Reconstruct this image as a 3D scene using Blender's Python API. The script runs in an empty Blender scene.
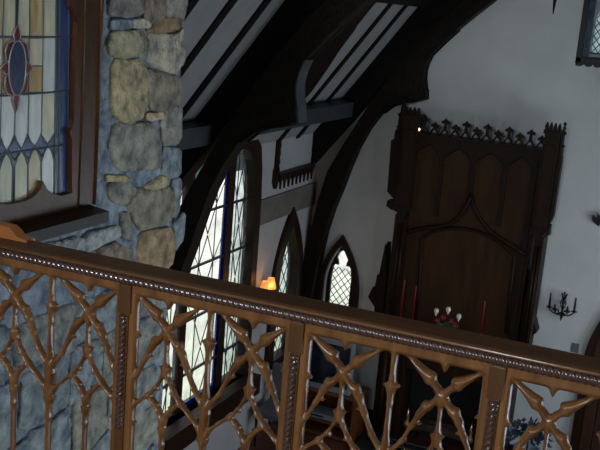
import bpy, bmesh, math, random
import numpy as np
from mathutils import Matrix, Vector
random.seed(7)
rng = np.random.default_rng(5)
SC = bpy.context.scene
COL = SC.collection
H = 5.45                      # hall floor is z = 0 once everything is lifted by H; below, z is measured from eye level

# ------------------------------------------------------------------ camera (solved from the vanishing points)
F = 979.206
M = np.array([[0.912879, -0.162850, -0.374341], [0.399576, 0.168646, 0.901053], [0.083605, 0.972131, -0.219025]])
def ray(px, py): return M @ np.array([px - 300, 225 - py, F])
def onY(px, py, Y): r = ray(px, py); return r * (Y / r[1])
def onX(px, py, X): r = ray(px, py); return r * (X / r[0])

# ------------------------------------------------------------------ materials
def mat(name, col, rough=0.5, noise=None, scale=8, bump=0.0, bscale=40, stretch=(1, 1, 1), metal=0.0, attr=False, spec=0.5, coat=0.0):
    m = bpy.data.materials.new(name); m.use_nodes = True
    nt = m.node_tree; b = nt.nodes['Principled BSDF']
    b.inputs['Roughness'].default_value = rough; b.inputs['Metallic'].default_value = metal
    b.inputs['Specular IOR Level'].default_value = spec
    b.inputs['Coat Weight'].default_value = coat; b.inputs['Coat Roughness'].default_value = 0.15
    b.inputs['Base Color'].default_value = (*col, 1)
    tc = nt.nodes.new('ShaderNodeTexCoord'); mp = nt.nodes.new('ShaderNodeMapping')
    mp.inputs['Scale'].default_value = stretch
    nt.links.new(tc.outputs['Object'], mp.inputs['Vector'])
    src = None
    if attr:
        a = nt.nodes.new('ShaderNodeVertexColor'); a.layer_name = 'Col'; src = a.outputs['Color']
    if noise:
        n = nt.nodes.new('ShaderNodeTexNoise'); n.inputs['Scale'].default_value = scale; n.inputs['Detail'].default_value = 6
        nt.links.new(mp.outputs['Vector'], n.inputs['Vector'])
        r = nt.nodes.new('ShaderNodeValToRGB'); r.color_ramp.elements[0].position = 0.3; r.color_ramp.elements[1].position = 0.7
        nt.links.new(n.outputs['Fac'], r.inputs['Fac'])
        if src is None:
            r.color_ramp.elements[0].color = (*col, 1); r.color_ramp.elements[1].color = (*noise, 1)
            nt.links.new(r.outputs['Color'], b.inputs['Base Color'])
        else:
            r.color_ramp.elements[0].color = (*col, 1); r.color_ramp.elements[1].color = (*noise, 1)
            mx = nt.nodes.new('ShaderNodeMix'); mx.data_type = 'RGBA'; mx.blend_type = 'MULTIPLY'; mx.inputs[0].default_value = 1
            nt.links.new(src, mx.inputs[6]); nt.links.new(r.outputs['Color'], mx.inputs[7])
            nt.links.new(mx.outputs[2], b.inputs['Base Color'])
    elif src is not None:
        nt.links.new(src, b.inputs['Base Color'])
    if bump:
        n2 = nt.nodes.new('ShaderNodeTexNoise'); n2.inputs['Scale'].default_value = bscale; n2.inputs['Detail'].default_value = 5
        nt.links.new(mp.outputs['Vector'], n2.inputs['Vector'])
        bp = nt.nodes.new('ShaderNodeBump'); bp.inputs['Strength'].default_value = bump; bp.inputs['Distance'].default_value = 0.02
        nt.links.new(n2.outputs['Fac'], bp.inputs['Height']); nt.links.new(bp.outputs['Normal'], b.inputs['Normal'])
    return m
def emit(name, col, s):
    m = bpy.data.materials.new(name); m.use_nodes = True; b = m.node_tree.nodes['Principled BSDF']
    b.inputs['Base Color'].default_value = (*col, 1); b.inputs['Emission Color'].default_value = (*col, 1); b.inputs['Emission Strength'].default_value = s
    return m
def glass(name, tint, body, mixf, scale=6):
    """old window glass: mostly clear, with a wavy slightly milky body"""
    m = bpy.data.materials.new(name); m.use_nodes = True; nt = m.node_tree; b = nt.nodes['Principled BSDF']
    b.inputs['Base Color'].default_value = (*body, 1); b.inputs['Roughness'].default_value = 0.12
    tr = nt.nodes.new('ShaderNodeBsdfTransparent'); tr.inputs['Color'].default_value = (*tint, 1)
    tc = nt.nodes.new('ShaderNodeTexCoord'); n = nt.nodes.new('ShaderNodeTexNoise'); n.inputs['Scale'].default_value = scale; n.inputs['Detail'].default_value = 4
    nt.links.new(tc.outputs['Object'], n.inputs['Vector'])
    mr = nt.nodes.new('ShaderNodeMapRange'); mr.inputs[1].default_value = .3; mr.inputs[2].default_value = .7
    mr.inputs[3].default_value = max(0, mixf - .2); mr.inputs[4].default_value = min(1, mixf + .2)
    nt.links.new(n.outputs['Fac'], mr.inputs[0])
    mx = nt.nodes.new('ShaderNodeMixShader'); nt.links.new(mr.outputs[0], mx.inputs[0])
    nt.links.new(tr.outputs[0], mx.inputs[1]); nt.links.new(b.outputs[0], mx.inputs[2])
    nt.links.new(mx.outputs[0], nt.nodes['Material Output'].inputs['Surface'])
    return m
OAK = mat('carved_oak', (.19, .074, .019), .33, (.36, .16, .05), 5, .15, 60, (1, 6, 1.2), spec=.35)
OAKV = mat('carved_oak_upright', (.125, .049, .013), .36, (.235, .10, .03), 6, .12, 60, (5, 5, .8), spec=.4, coat=.5)
OAKDK = mat('oak_dark_post', (.07, .030, .010), .4, (.12, .052, .017), 6, .1, 60, (5, 5, .8), spec=.3)
RAILTOP = mat('oak_handrail', (.056, .024, .009), .45, (.098, .043, .016), 4, .1, 50, (.6, 6, 6), spec=.25)
ROPE = mat('dark_polished_rope', (.075, .038, .028), .17, None, coat=1.0)
WINWOOD = mat('window_oak', (.042, .015, .0045), .3, (.075, .028, .009), 7, .15, 60, (6, 6, .8), spec=.3)
SILLW = mat('sill_oak', (.010, .005, .003), .45, (.018, .009, .005), 6, .1, 50, spec=.25)
BEAM = mat('black_timber', (.004, .003, .0025), .6, (.008, .006, .004), 9, .5, 25, (1, 1, 1), spec=.12)
ARCHW = mat('adzed_brown_timber', (.005, .003, .002), .6, (.016, .009, .005), 14, .7, 30, spec=.15)
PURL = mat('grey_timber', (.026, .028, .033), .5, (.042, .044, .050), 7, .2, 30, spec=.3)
CARVED = mat('walnut_overmantel', (.011, .0045, .002), .5, (.022, .009, .0035), 5, .2, 40, (4, 4, .6), spec=.15)
CARVEDK = mat('walnut_moulding', (.009, .0045, .003), .5, (.016, .008, .004), 6, .2, 40, spec=.15)
PANELW = mat('walnut_panel', (.024, .0095, .003), .5, (.045, .018, .0055), 4, .15, 40, (4, 4, .5), spec=.15)
FRAMEW = mat('dark_frame_wood', (.012, .005, .0025), .45, (.024, .009, .004), 6, .2, 40, spec=.2)
DOORW = mat('door_wood', (.03, .012, .006), .4, (.05, .02, .009), 5, .2, 40, (5, 5, .7))
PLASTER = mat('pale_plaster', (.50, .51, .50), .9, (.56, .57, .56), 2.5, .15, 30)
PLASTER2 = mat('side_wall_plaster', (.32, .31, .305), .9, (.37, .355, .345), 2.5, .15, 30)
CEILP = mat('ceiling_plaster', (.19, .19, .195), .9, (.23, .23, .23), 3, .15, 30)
BAND = mat('wall_band_paint', (.11, .095, .08), .8, (.15, .13, .11), 5, .1, 30, spec=.2)
STONE = mat('field_stone', (.45, .48, .52), .9, (1.5, 1.43, 1.3), 16, 1.3, 34, attr=True, spec=.2)
IRON = mat('black_iron', (.007, .007, .010), .5, None, spec=.3)
BRASS = mat('old_brass', (.55, .38, .16), .25, None, metal=1)
BLACK = mat('flat_black', (.004, .004, .004), .9, None)  # plain black for firebox, hearth slab, wicks and player slot
CARPET = mat('red_brown_floor', (.085, .022, .012), .6, (.12, .035, .018), 4, .1, 60)
DECK = mat('balcony_boards', (.09, .045, .02), .5, (.14, .07, .03), 4, .1, 40, (1, 8, 1))
REDWAX = mat('red_wax', (.20, .005, .009), .4, None)
DARKWAX = mat('dark_candle', (.02, .012, .03), .4, None)
IVORY = mat('white_petal', (.75, .72, .66), .6, None)
POINS = mat('red_petal', (.16, .008, .014), .6, None)
LEAF = mat('dark_leaf', (.022, .07, .035), .5, (.05, .12, .07), 20)
BLUELEAF = mat('blue_green_leaf', (.015, .032, .055), .45, (.04, .07, .11), 25)
POT = mat('grey_pot', (.16, .2, .24), .6, (.2, .25, .3), 10)
TVGREY = mat('silver_plastic', (.20, .22, .24), .4, None)
TVSCREEN = mat('dark_screen', (.010, .014, .022), .12, None)
CABW = mat('cherry_wood', (.09, .028, .010), .35, (.14, .045, .016), 5, .1, 40, (5, 1, 1))
UPH = mat('grey_upholstery', (.09, .095, .105), .9, (.12, .125, .135), 30, .2, 80)
SHADE = emit('lamp_shade_glow', (1.0, .40, .10), .75)
BULB = emit('bulb_glow', (1.0, .6, .3), 6)
PLATE = mat('grey_plate', (.11, .12, .11), .6, None)
LEADM = mat('lead_came', (.10, .115, .13), .45, None, metal=.3)
LEADB = mat('black_came', (.02, .02, .022), .6, None)
SGLASS = mat('opalescent_glass', (.78, .80, .80), .28, (1.12, 1.06, .95), 9, .12, 30, (3, 3, 1.0), attr=True)
BLUEG = glass('blue_border_glass', (.03, .05, .75), (.01, .015, .35), .25)
CLEARG = glass('leaded_clear_glass', (.99, .99, .98), (.6, .62, .6), .05, 5)
MILKG = glass('leaded_wavy_glass', (.84, .88, .88), (.36, .39, .40), .18, 9)
LANTG = glass('lantern_glass', (.75, .80, .85), (.10, .13, .17), .2, 9)
GLOWP = emit('lantern_glow', (.66, .76, .70), .9)  # emission for the bright panel added inside the lantern

# ------------------------------------------------------------------ mesh helpers
class MB:
    def __init__(s): s.v = []; s.f = []; s.c = []; s.sm = []
    def add(s, V, Fs, col=(1, 1, 1), smooth=False):
        o = len(s.v); s.v += [tuple(map(float, p)) for p in V]
        for f in Fs: s.f.append(tuple(o + i for i in f)); s.c.append(col); s.sm.append(smooth)
        return s
    def box(s, x0, x1, y0, y1, z0, z1, col=(1, 1, 1)):
        V = [(x, y, z) for z in (z0, z1) for y in (y0, y1) for x in (x0, x1)]
        return s.add(V, [(0, 2, 3, 1), (4, 5, 7, 6), (0, 1, 5, 4), (2, 6, 7, 3), (0, 4, 6, 2), (1, 3, 7, 5)], col)
    def bevbox(s, x0, x1, y0, y1, z0, z1, b=.01, col=(1, 1, 1)):
        bm = bmesh.new(); bmesh.ops.create_cube(bm, size=1)
        for v in bm.verts: v.co = Vector(((x0 + x1) / 2 + v.co.x * (x1 - x0), (y0 + y1) / 2 + v.co.y * (y1 - y0), (z0 + z1) / 2 + v.co.z * (z1 - z0)))
        bmesh.ops.bevel(bm, geom=bm.edges[:], offset=b, segments=2, affect='EDGES', profile=.5)
        bm.verts.index_update(); s.add([v.co for v in bm.verts], [[v.index for v in f.verts] for f in bm.faces], col); bm.free(); return s
    def prism(s, pts, ax, a0, a1, holes=(), col=(1, 1, 1)):
        """2-D outline (may have holes) extruded along axis ax ('x': pts are (y,z); 'y': (x,z); 'z': (x,y))"""
        bm = bmesh.new(); loops = [pts] + list(holes)
        def P(p, a): return {'x': (a, p[0], p[1]), 'y': (p[0], a, p[1]), 'z': (p[0], p[1], a)}[ax]
        L = []
        for lp in loops:
            vs = [bm.verts.new(P(p, a0)) for p in lp]
            L.append([bm.edges.new((vs[i], vs[(i + 1) % len(vs)])) for i in range(len(vs))])
        nv = {'x': (1, 0, 0), 'y': (0, 1, 0), 'z': (0, 0, 1)}[ax]
        bmesh.ops.triangle_fill(bm, use_beauty=True, use_dissolve=False, edges=[e for l in L for e in l], normal=nv)
        bm.verts.index_update()
        V0 = [v.co.copy() for v in bm.verts]; T = [[v.index for v in f.verts] for f in bm.faces]; bm.free()
        n = len(V0); off = Vector(nv) * (a1 - a0)
        Fs = [tuple(t) for t in T] + [tuple(n + i for i in reversed(t)) for t in T]
        k = 0
        for lp in loops:
            m = len(lp)
            for i in range(m): Fs.append((k + i, k + (i + 1) % m, n + k + (i + 1) % m, n + k + i))
            k += m
        return s.add(V0 + [v + off for v in V0], Fs, col)
    def tube(s, path, r, n=8, col=(1, 1, 1), cap=True):
        path = [Vector(p) for p in path]; m = len(path)
        rr = r if isinstance(r, (list, tuple)) else [r] * m
        V = []; t0 = None; up = None
        for i, p in enumerate(path):
            t = (path[min(i + 1, m - 1)] - path[max(i - 1, 0)]).normalized()
            if up is None:
                up = t.orthogonal().normalized()
            else:
                up = (up - t * up.dot(t)); up = up.normalized() if up.length > 1e-6 else t.orthogonal().normalized()
            w = t.cross(up)
            for k in range(n):
                a = 2 * math.pi * k / n; V.append(p + (up * math.cos(a) + w * math.sin(a)) * rr[i])
        Fs = [(i * n + k, i * n + (k + 1) % n, (i + 1) * n + (k + 1) % n, (i + 1) * n + k) for i in range(m - 1) for k in range(n)]
        if cap: Fs += [tuple(range(n - 1, -1, -1)), tuple((m - 1) * n + k for k in range(n))]
        return s.add(V, Fs, col, True)
    def lathe(s, c, prof, n=16, col=(1, 1, 1), smooth=True):
        """prof: (radius, z) list about the vertical axis through c"""
        V = []; m = len(prof)
        for r, z in prof:
            for k in range(n):
                a = 2 * math.pi * k / n; V.append((c[0] + r * math.cos(a), c[1] + r * math.sin(a), c[2] + z))
        Fs = [(i * n + k, i * n + (k + 1) % n, (i + 1) * n + (k + 1) % n, (i + 1) * n + k) for i in range(m - 1) for k in range(n)]
        Fs += [tuple(range(n - 1, -1, -1)), tuple((m - 1) * n + k for k in range(n))]
        return s.add(V, Fs, col, smooth)
    def rope(s, p0, p1, r, lobe, strands=3, step=.0035, n=18):
        """twisted bead from p0 to p1; lobe = spacing of the visible turns"""
        p0 = Vector(p0); p1 = Vector(p1); t = (p1 - p0); L = t.length; t.normalize(); u = t.orthogonal().normalized(); w = t.cross(u)
        m = int(L / step) + 1; V = []
        for i in range(m):
            q = p0 + t * (L * i / (m - 1)); ph = 2 * math.pi * (L * i / (m - 1)) / (lobe * strands)
            for k in range(n):
                a = 2 * math.pi * k / n; R = r * (.66 + .36 * abs(math.cos(strands * (a - ph) / 2)) ** .7)
                V.append(q + (u * math.cos(a) + w * math.sin(a)) * R)
        Fs = [(i * n + k, i * n + (k + 1) % n, (i + 1) * n + (k + 1) % n, (i + 1) * n + k) for i in range(m - 1) for k in range(n)]
        Fs += [tuple(range(n - 1, -1, -1)), tuple((m - 1) * n + k for k in range(n))]
        return s.add(V, Fs, (1, 1, 1), True)
    def build(s, name, m, parent=None, colors=False, base=None):
        org = Vector((0, 0, 0))
        if parent is not None:
            org = Vector(parent['_org'])
        else:
            if base is not None: org = Vector(base)
            else:
                A = np.array(s.v); lo = A.min(0); hi = A.max(0); org = Vector(((lo[0] + hi[0]) / 2, (lo[1] + hi[1]) / 2, lo[2]))
        me = bpy.data.meshes.new(name); me.from_pydata([tuple(Vector(v) - org) for v in s.v], [], s.f)
        bm = bmesh.new(); bm.from_mesh(me)
        bmesh.ops.recalc_face_normals(bm, faces=bm.faces[:]); bm.to_mesh(me); bm.free()
        me.polygons.foreach_set('use_smooth', s.sm)
        if colors:
            at = me.color_attributes.new('Col', 'FLOAT_COLOR', 'CORNER')
            buf = []
            for p, c in zip(me.polygons, s.c): buf += [*c, 1.0] * p.loop_total
            at.data.foreach_set('color', buf)
        me.materials.append(m)
        o = bpy.data.objects.new(name, me); COL.objects.link(o)
        if parent is not None: o.parent = parent
        else: o.location = org
        o['_org'] = tuple(org)
        return o
def thing(name, label, cat, loc, group=None):
    o = bpy.data.objects.new(name, None); COL.objects.link(o); o.location = loc; o['_org'] = tuple(map(float, loc))
    o.empty_display_size = .1
    return tag(o, label, cat, group)
def tag(o, label, cat, group=None):
    o['label'] = label; o['category'] = cat
    if group: o['group'] = group
    return o
def struct(o): o['kind'] = 'structure'; return o
def sroot(name, loc):
    o = bpy.data.objects.new(name, None); COL.objects.link(o); o.location = loc; o['_org'] = tuple(map(float, loc)); return struct(o)
def copy_part(src, parent, off=(0, 0, 0)):
    c = src.copy(); COL.objects.link(c); c.parent = parent; c.location = Vector(src.location) + Vector(off); return c
def arch(c, hw, zb, zs, za, n=10, p=1.7):
    """pointed-arch outline from bottom left over the apex to bottom right"""
    L = [(c - hw, zb)]
    for i in range(n + 1):
        a = i / n; L.append((c - hw * (1 - a ** p), zs + (za - zs) * a ** .85))
    R = [(2 * c - x, z) for x, z in reversed(L[:-1])]
    return L + R
def chaikin(P, k=2):
    P = [np.array(p, float) for p in P]
    for _ in range(k):
        Q = []
        for i in range(len(P)):
            a, b = P[i], P[(i + 1) % len(P)]; Q += [a * .75 + b * .25, a * .25 + b * .75]
        P = Q
    return P

# ------------------------------------------------------------------ setting: hall shell
XW, YB, FZ = -4.82, 12.0, -5.45          # side wall, back wall, hall floor
RX, RZ = -1.2, 1.39 * (-1.2 + 4.27) - .85
def ceil(x): return 1.39 * (x + 4.27) - .85
XR = 2 * RX - XW
struct(MB().box(XW - .4, XR + .4, 2.0, YB + .3, FZ - .15, FZ).build('floor', CARPET))
fb = struct(MB().box(-2.6, XR, -3, 2.86, -2.15, -1.95).build('floor_balcony', DECK))

# back wall with lancet opening and arched doorway
lan_b = dict(c=-4.325, hw=.205, zb=-4.45, zs=-3.72, za=-3.10)
hole1 = arch(lan_b['c'], .22, -4.47, -3.65, -3.06)
door_hole = arch(-.53, .47, FZ, -4.0, -2.95)
wall_out = [(XW - .3, FZ)] + [(-1.0, FZ)] + door_hole[1:-1] + [(-.06, FZ), (XR + .3, FZ), (XR + .3, ceil(XW)), (RX, RZ + .15), (XW - .3, ceil(XW - .3))]
struct(MB().prism(wall_out, 'y', YB, YB + .25, [hole1]).build('wall_back', PLASTER))
# side wall with the tall window and the lancet
WC = 9.145
big_in = [(WC - .96, -4.42), (WC - .96, -2.95), (WC - .93, -2.4), (WC - .88, -2.0), (WC - .79, -1.77), (WC - .68, -1.66), (WC, -1.45)]
big_in = big_in + [(2 * WC - y, z) for y, z in reversed(big_in[:-1])]
lanc_c = 11.26
side_hole2 = arch(lanc_c, .31, -4.56, -3.5, -2.70)
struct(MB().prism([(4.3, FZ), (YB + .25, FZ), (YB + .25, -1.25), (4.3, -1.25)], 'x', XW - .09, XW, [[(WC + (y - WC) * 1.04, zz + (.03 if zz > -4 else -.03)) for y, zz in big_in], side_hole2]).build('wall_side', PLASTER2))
# right wall with three window openings (unseen, added to let in the area lights standing for daylight)
rw = [arch(y, .62, -3.9, -2.6, -1.55) for y in (5.0, 7.6, 10.2)]
struct(MB().prism([(-3, FZ), (YB + .25, FZ), (YB + .25, -1.25), (-3, -1.25)], 'x', XR, XR + .28, rw).build('wall_right', PLASTER))
# rear wall of the balcony with one unseen opening added for the rear area light
rear = [(XW, FZ), (XR, FZ), (XR, ceil(XW)), (RX, RZ + .1), (XW, ceil(XW))]
struct(MB().prism(rear, 'y', -3.25, -3.0, [[(-2.0, .5), (-.4, .5), (-.4, 1.9), (-2.0, 1.9)]]).build('wall_rear', PLASTER))
# ceiling with rafters and purlins as parts
cr = sroot('ceiling', (RX, 6, ceil(XW)))
def slope(x0, x1, y0, y1, t0, t1, sgn=1):
    """slab parallel to the slope between x0 and x1; t0,t1 = vertical offsets below the plaster face"""
    V = []
    for y in (y0, y1):
        for x, t in ((x0, t0), (x1, t0), (x1, t1), (x0, t1)):
            V.append((x if sgn > 0 else 2 * RX - x, y, ceil(x) - t))
    return V, [(0, 1, 2, 3), (7, 6, 5, 4), (0, 4, 5, 1), (1, 5, 6, 2), (2, 6, 7, 3), (3, 7, 4, 0)]
cb = MB()
for sg in (1, -1): cb.add(*slope(XW - .25, RX, -3, YB + .2, -.18, 0, sg))
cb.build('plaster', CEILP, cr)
for y in (4.71, 5.29, 5.87, 6.45, 7.04, 7.63, 8.55, 9.12, 9.62, 10.13, 10.71, 11.28):
    MB().add(*slope(XW - .02 if y > 10.5 or y < 7.7 else -4.5, RX, y - .055, y + .055, -.02, .03)).build('rafter', BEAM, cr)
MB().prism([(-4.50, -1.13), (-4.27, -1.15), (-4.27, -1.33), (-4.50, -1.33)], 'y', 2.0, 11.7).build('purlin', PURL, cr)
MB().prism([(-3.62, .09), (-3.38, .09), (-3.38, .40), (-3.62, .25)], 'y', 2.0, 11.7).build('purlin', BEAM, cr)
struct(MB().box(XW - .01, XW + .025, 10.24, 12.0, -2.60, -2.29).build('trim_1', BAND))
bb = MB().box(XW, -1.2, YB - .025, YB, FZ, FZ + .16); bb.box(.01, XR, YB - .025, YB, FZ, FZ + .16); struct(bb.build('baseboard_back', FRAMEW))

# ------------------------------------------------------------------ stone wall beside the balcony, with its window hole
XS = -2.60
def S(px, py): p = onX(px, py, XS); return (p[1], p[2])
wy0, wy1 = S(0, 100)[0] - 1.05, 3.70          # window opening along y
wz0, wz1 = -.93, .75
st = MB()
MORT = (.27, .325, .40)
CORNER = 4.47
st.prism([(-3, FZ), (CORNER, FZ), (CORNER, 1.75), (-3, 1.75)], 'x', XS - .35, XS, [[(wy0, wz0), (wy1, wz0), (wy1, wz1), (wy0, wz1)]], MORT)
st.box(XW - .1, XS - .3, CORNER - .4, CORNER, FZ, 1.0, MORT)
def stone(poly, col, depth=.02, k=1):
    P0_ = [np.array(p, float) for p in poly]; P = []; n0 = len(P0_)
    per = sum(np.hypot(*(P0_[i] - P0_[i - 1])) for i in range(n0)); jz = per * .008
    for i in range(n0):
        a, b = P0_[i], P0_[(i + 1) % n0]
        for t in (.16, .5, .84): P.append(a * (1 - t) + b * t + rng.uniform(-jz, jz, 2))
    c = sum(P) / len(P)
    V = []; n = len(P); tilt = rng.uniform(-.05, .05, 2)
    for sc, dp in ((1.0, -.13), (1.0, depth * .45), (.95, depth * .9), (.72, depth), (.4, depth * 1.02)):
        for p in P:
            q = c + (p - c) * sc
            V.append((XS + dp + ((rng.uniform(-.004, .004) + tilt @ (q - c)) if dp > 0 else 0), q[0], q[1]))
    V.append((XS + depth * 1.02, c[0], c[1]))
    Fs = [(r * n + i, r * n + (i + 1) % n, (r + 1) * n + (i + 1) % n, (r + 1) * n + i) for r in range(4) for i in range(n)]
    Fs += [(4 * n + i, 4 * n + (i + 1) % n, 5 * n) for i in range(n)]
    st.add(V, Fs, col, True)
G1 = (.27, .26, .24); G2 = (.34, .32, .27); TAN = (.44, .37, .24); BRN = (.27, .19, .12); BLU = (.24, .28, .32); LT = (.50, .47, .40); ORG = (.42, .26, .13); PALE = (.46, .50, .52)
hand = [
 ([(108, -8), (140, -8), (140, 15), (108, 16)], (.21, .19, .19)), ([(142, -10), (163, -10), (163, 16), (146, 26), (143, 16)], (.25, .20, .17)),
 ([(164, -10), (188, -10), (184, 17), (172, 20), (164, 15)], G1), ([(130, 21), (146, 19), (146, 27), (132, 28)], LT),
 ([(148, 24), (162, 18), (177, 19), (180, 27), (160, 33), (147, 31)], BRN), ([(110, 20), (128, 20), (129, 28), (110, 30)], BLU),
 ([(107, 42), (112, 32), (141, 30), (142, 52), (125, 57), (109, 54)], (.36, .34, .24)),
 ([(145, 40), (152, 34), (174, 36), (183, 28), (183, 50), (184, 62), (168, 73), (152, 62)], (.42, .39, .32)),
 ([(110, 61), (145, 60), (145, 95), (141, 114), (132, 121), (112, 119)], TAN),
 ([(147, 70), (165, 75), (177, 78), (177, 100), (162, 112), (150, 108), (146, 95)], (.25, .22, .18)),
 ([(145, 114), (158, 112), (160, 118), (147, 120)], (.55, .42, .30)), ([(160, 113), (178, 104), (180, 143), (161, 144)], G1),
 ([(112, 125), (156, 121), (159, 165), (146, 168), (114, 169), (110, 150)], (.30, .29, .26)),
 ([(160, 148), (179, 148), (178, 175), (163, 178)], BLU), ([(106, 175), (125, 176), (125, 181), (107, 181)], (.42, .36, .22)),
 ([(144, 186), (162, 176), (164, 184), (150, 191)], (.44, .38, .26)), ([(108, 184), (125, 181), (134, 190), (122, 204), (110, 200)], G1),
 ([(126, 195), (140, 190), (169, 188), (171, 214), (155, 225), (137, 227), (128, 208)], (.27, .24, .20)),
 ([(170, 180), (178, 180), (179, 206), (172, 220)], BLU), ([(139, 232), (166, 227), (171, 240), (168, 268), (138, 264)], (.36, .26, .17)),
 ([(97, 248), (117, 243), (131, 250), (128, 272), (98, 266)], (.33, .27, .22)), ([(40, 246), (79, 236), (80, 252), (62, 262), (42, 258)], PALE),
 ([(83, 234), (117, 225), (118, 237), (96, 245), (82, 254)], PALE), ([(119, 216), (126, 212), (129, 240), (121, 236)], G1),
 ([(172, 226), (185, 211), (183, 236), (173, 252)], BLU)]
for poly, col in hand:
    cx_ = sum(p[0] for p in poly) / len(poly); cy_ = sum(p[1] for p in poly) / len(poly)
    grow = []
    for p in poly:
        l = math.hypot(p[0] - cx_, p[1] - cy_); grow.append((min(p[0] + (p[0] - cx_) / l * 2.2, max(p[0] - 2, 178.5)) if p[0] > 168 else p[0] + (p[0] - cx_) / l * 2.2, p[1] + (p[1] - cy_) / l * 2.2))
    stone([S(*p) for p in grow], col, .024, 1)
cl = [(.27, .28, .28), BLU, (.25, .28, .31), (.28, .28, .26), (.25, .26, .27), (.27, .31, .36), (.29, .29, .26)]
z = -1.42
while z > -4.2:
    h = rng.uniform(.2, .33); y = 2.2
    while y < CORNER - .1:
        w = rng.uniform(.24, .5); w = min(w, CORNER + .05 - y) if y + w > CORNER - .12 else w
        g = .004
        j = lambda: rng.uniform(-.032, .032)
        stone([(y + g + j(), z - h + g + j()), (y + w / 2, z - h + g + j()), (y + w - g + j(), z - h + g + j()), (y + w - g + j(), z - h / 2), (y + w - g + j(), z - g + j()), (y + w / 2, z - g + j()), (y + g + j(), z - g + j()), (y + g + j(), z - h / 2)], cl[rng.integers(len(cl))], .022, 1)
        y += w
    z -= h
struct(st.build('wall_left', STONE, colors=True))

# ------------------------------------------------------------------ window_1: stained glass in a carved frame
w1 = sroot('window_1', (XS, 3.1, wz0 - .08))
fx0, fx1 = XS - .03, XS + .03
def SG(px, py, X): p = onX(px, py, X); return (p[1], p[2])
XG = XS + .004
XF = XS + .03
inner = [SG(*p, XF) for p in [(72, -8), (71.5, 6), (75, 14), (78, 22), (77, 34), (75, 60), (74, 120), (72.5, 128), (69, 132), (72, 138), (72, 180), (72.5, 193), (62, 196), (53, 194), (47, 189), (43, 181), (41, 189), (35, 196), (26, 201), (0, 207)]]
yc = SG(15.5, 70, XG)[0]                   # window axis
top = [(inner[0][0], .55), (inner[0][0] - .10, .66)]
half = top[::-1] + inner                   # right half, top to bottom
half = [(max(y, yc + .02), zz) for y, zz in half]
left = [(2 * yc - y, zz) for y, zz in reversed(half)]
loop = half + left
yo1 = SG(101, 60, XF)[0]; yo0 = 2 * yc - yo1; zo0 = SG(40, 218, XF)[1]
MB().prism([(yo0, zo0), (yo1, zo0), (yo1, .85), (yo0, .85)], 'x', fx0, fx1, [loop]).build('frame', WINWOOD, w1)
mo = MB()
yl = SG(84, 60, XF)[0]
mo.tube([(XF, yl - .005, zo0), (XF, yl - .005, .85)], .006, 8)
mo.tube([(XF, yo1 - .012, zo0), (XF, yo1 - .012, .85)], .010, 8)
mo.build('frame_bead', WINWOOD, w1)
sl = MB()
yS = SG(84, 201, XS)[0]; sx1 = -2.465
sl.prism([(XS - .02, -.965), (sx1, -.985), (sx1, -1.035), (XS - .02, -1.035)], 'y', 2 * yc - yS, yS + .005)
sl.build('sill', SILLW, w1)
gl = MB(); ca = MB()
def GP(px, py): return SG(px, py, XG)
CREAM = (.64, .60, .46); WHT = (.66, .70, .70); AMB = (.50, .33, .13); TANG = (.52, .43, .26); BL = (.025, .045, .16); BL2 = (.03, .06, .11); RED = (.16, .02, .018); GRN = (.46, .45, .30); DBL = (.02, .035, .085)
def both(poly, col, x0=-.004, x1=.0, came=True, r=.0035, sides=(0, 1)):
    for mir in sides:
        P = [GP(*p) for p in poly]
        if mir: P = [(2 * yc - y, zz) for y, zz in P]
        gl.prism(P, 'x', XG + x0, XG + x1, (), col)
        if came:
            ca.tube([(XG + x1, y, zz) for y, zz in P + [P[0]]], r, 6, cap=False)
def strip(x0, x1, y0, y1, col, dx=0): both([(x0, y0), (x1, y0), (x1 - dx, y1), (x0 - dx, y1)], col)
for x0, x1, c in ((15.5, 29.5, CREAM), (29.5, 43, TANG), (43, 56, CREAM)): strip(x0, x1, -70, 37.5, c)
gl.prism([GP(*p) for p in [(34, -40), (38, -40), (36, 30), (32, 34)]], 'x', XG + .0, XG + .001, (), AMB)
strip(29, 43, 38, 66, CREAM, .6); strip(28.6, 42.5, 66, 92.5, AMB, .3); strip(43, 56, 37.5, 92, WHT, 1); strip(15.5, 29, 38, 92.5, TANG, .6)
for x0, x1, c, tip in ((15.2, 28.6, WHT, 149), (28.6, 42, WHT, 146), (42, 55, CREAM, 144)):
    m = (x0 + x1) / 2 - .6
    both([(x0, 92.5), (x1, 92), (x1 - .8, 132), (x1 - 3, 139), (m, tip), (x0 + 1.5, 141), (x0 - .8, 134)], c)
    both([(m, tip + 1), (x1 - 3.5, tip + 8), (x1 - 1.2, tip + 17), (x1 - 1.5, 212), (x0 - 1.2, 212), (x0 - .6, tip + 18), (x0 + 2, tip + 9)], {WHT: GRN, CREAM: WHT}[c] if x0 != 28.6 else TANG)
for cx, cy in ((15, 149), (28.3, 147.5), (41.8, 145), (54.3, 143)):
    both([(cx, cy - 10), (cx + 6.5, cy), (cx, cy + 11), (cx - 6.5, cy)], BL, -.005, -.001, sides=(0,) if cx == 15 else (0, 1))
strip(56, 60, -70, 215, BL2, 2); strip(60, 69, -70, 215, BL, 1.5); strip(69, 75, -70, 215, DBL, 1)
for y0, y1, d in ((37.6, 37.2, 0), (92.8, 90.5, 0), (145, 143, 0)):
    a = GP(0, y0); b = GP(75, y1); ca.tube([(XG + .002, 2 * yc - b[0], b[1]), (XG + .002, a[0], a[1] if False else b[1]), (XG + .002, b[0], b[1])], .004, 6)
gl.build('glass', SGLASS, w1, colors=True)
ca.build('lead_came', LEADM, w1)
md = MB(); mc = MB()
c0 = GP(15.5, 68); ry = (GP(24, 68)[0] - c0[0]); rz = (c0[1] - GP(15.5, 95)[1])
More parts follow.
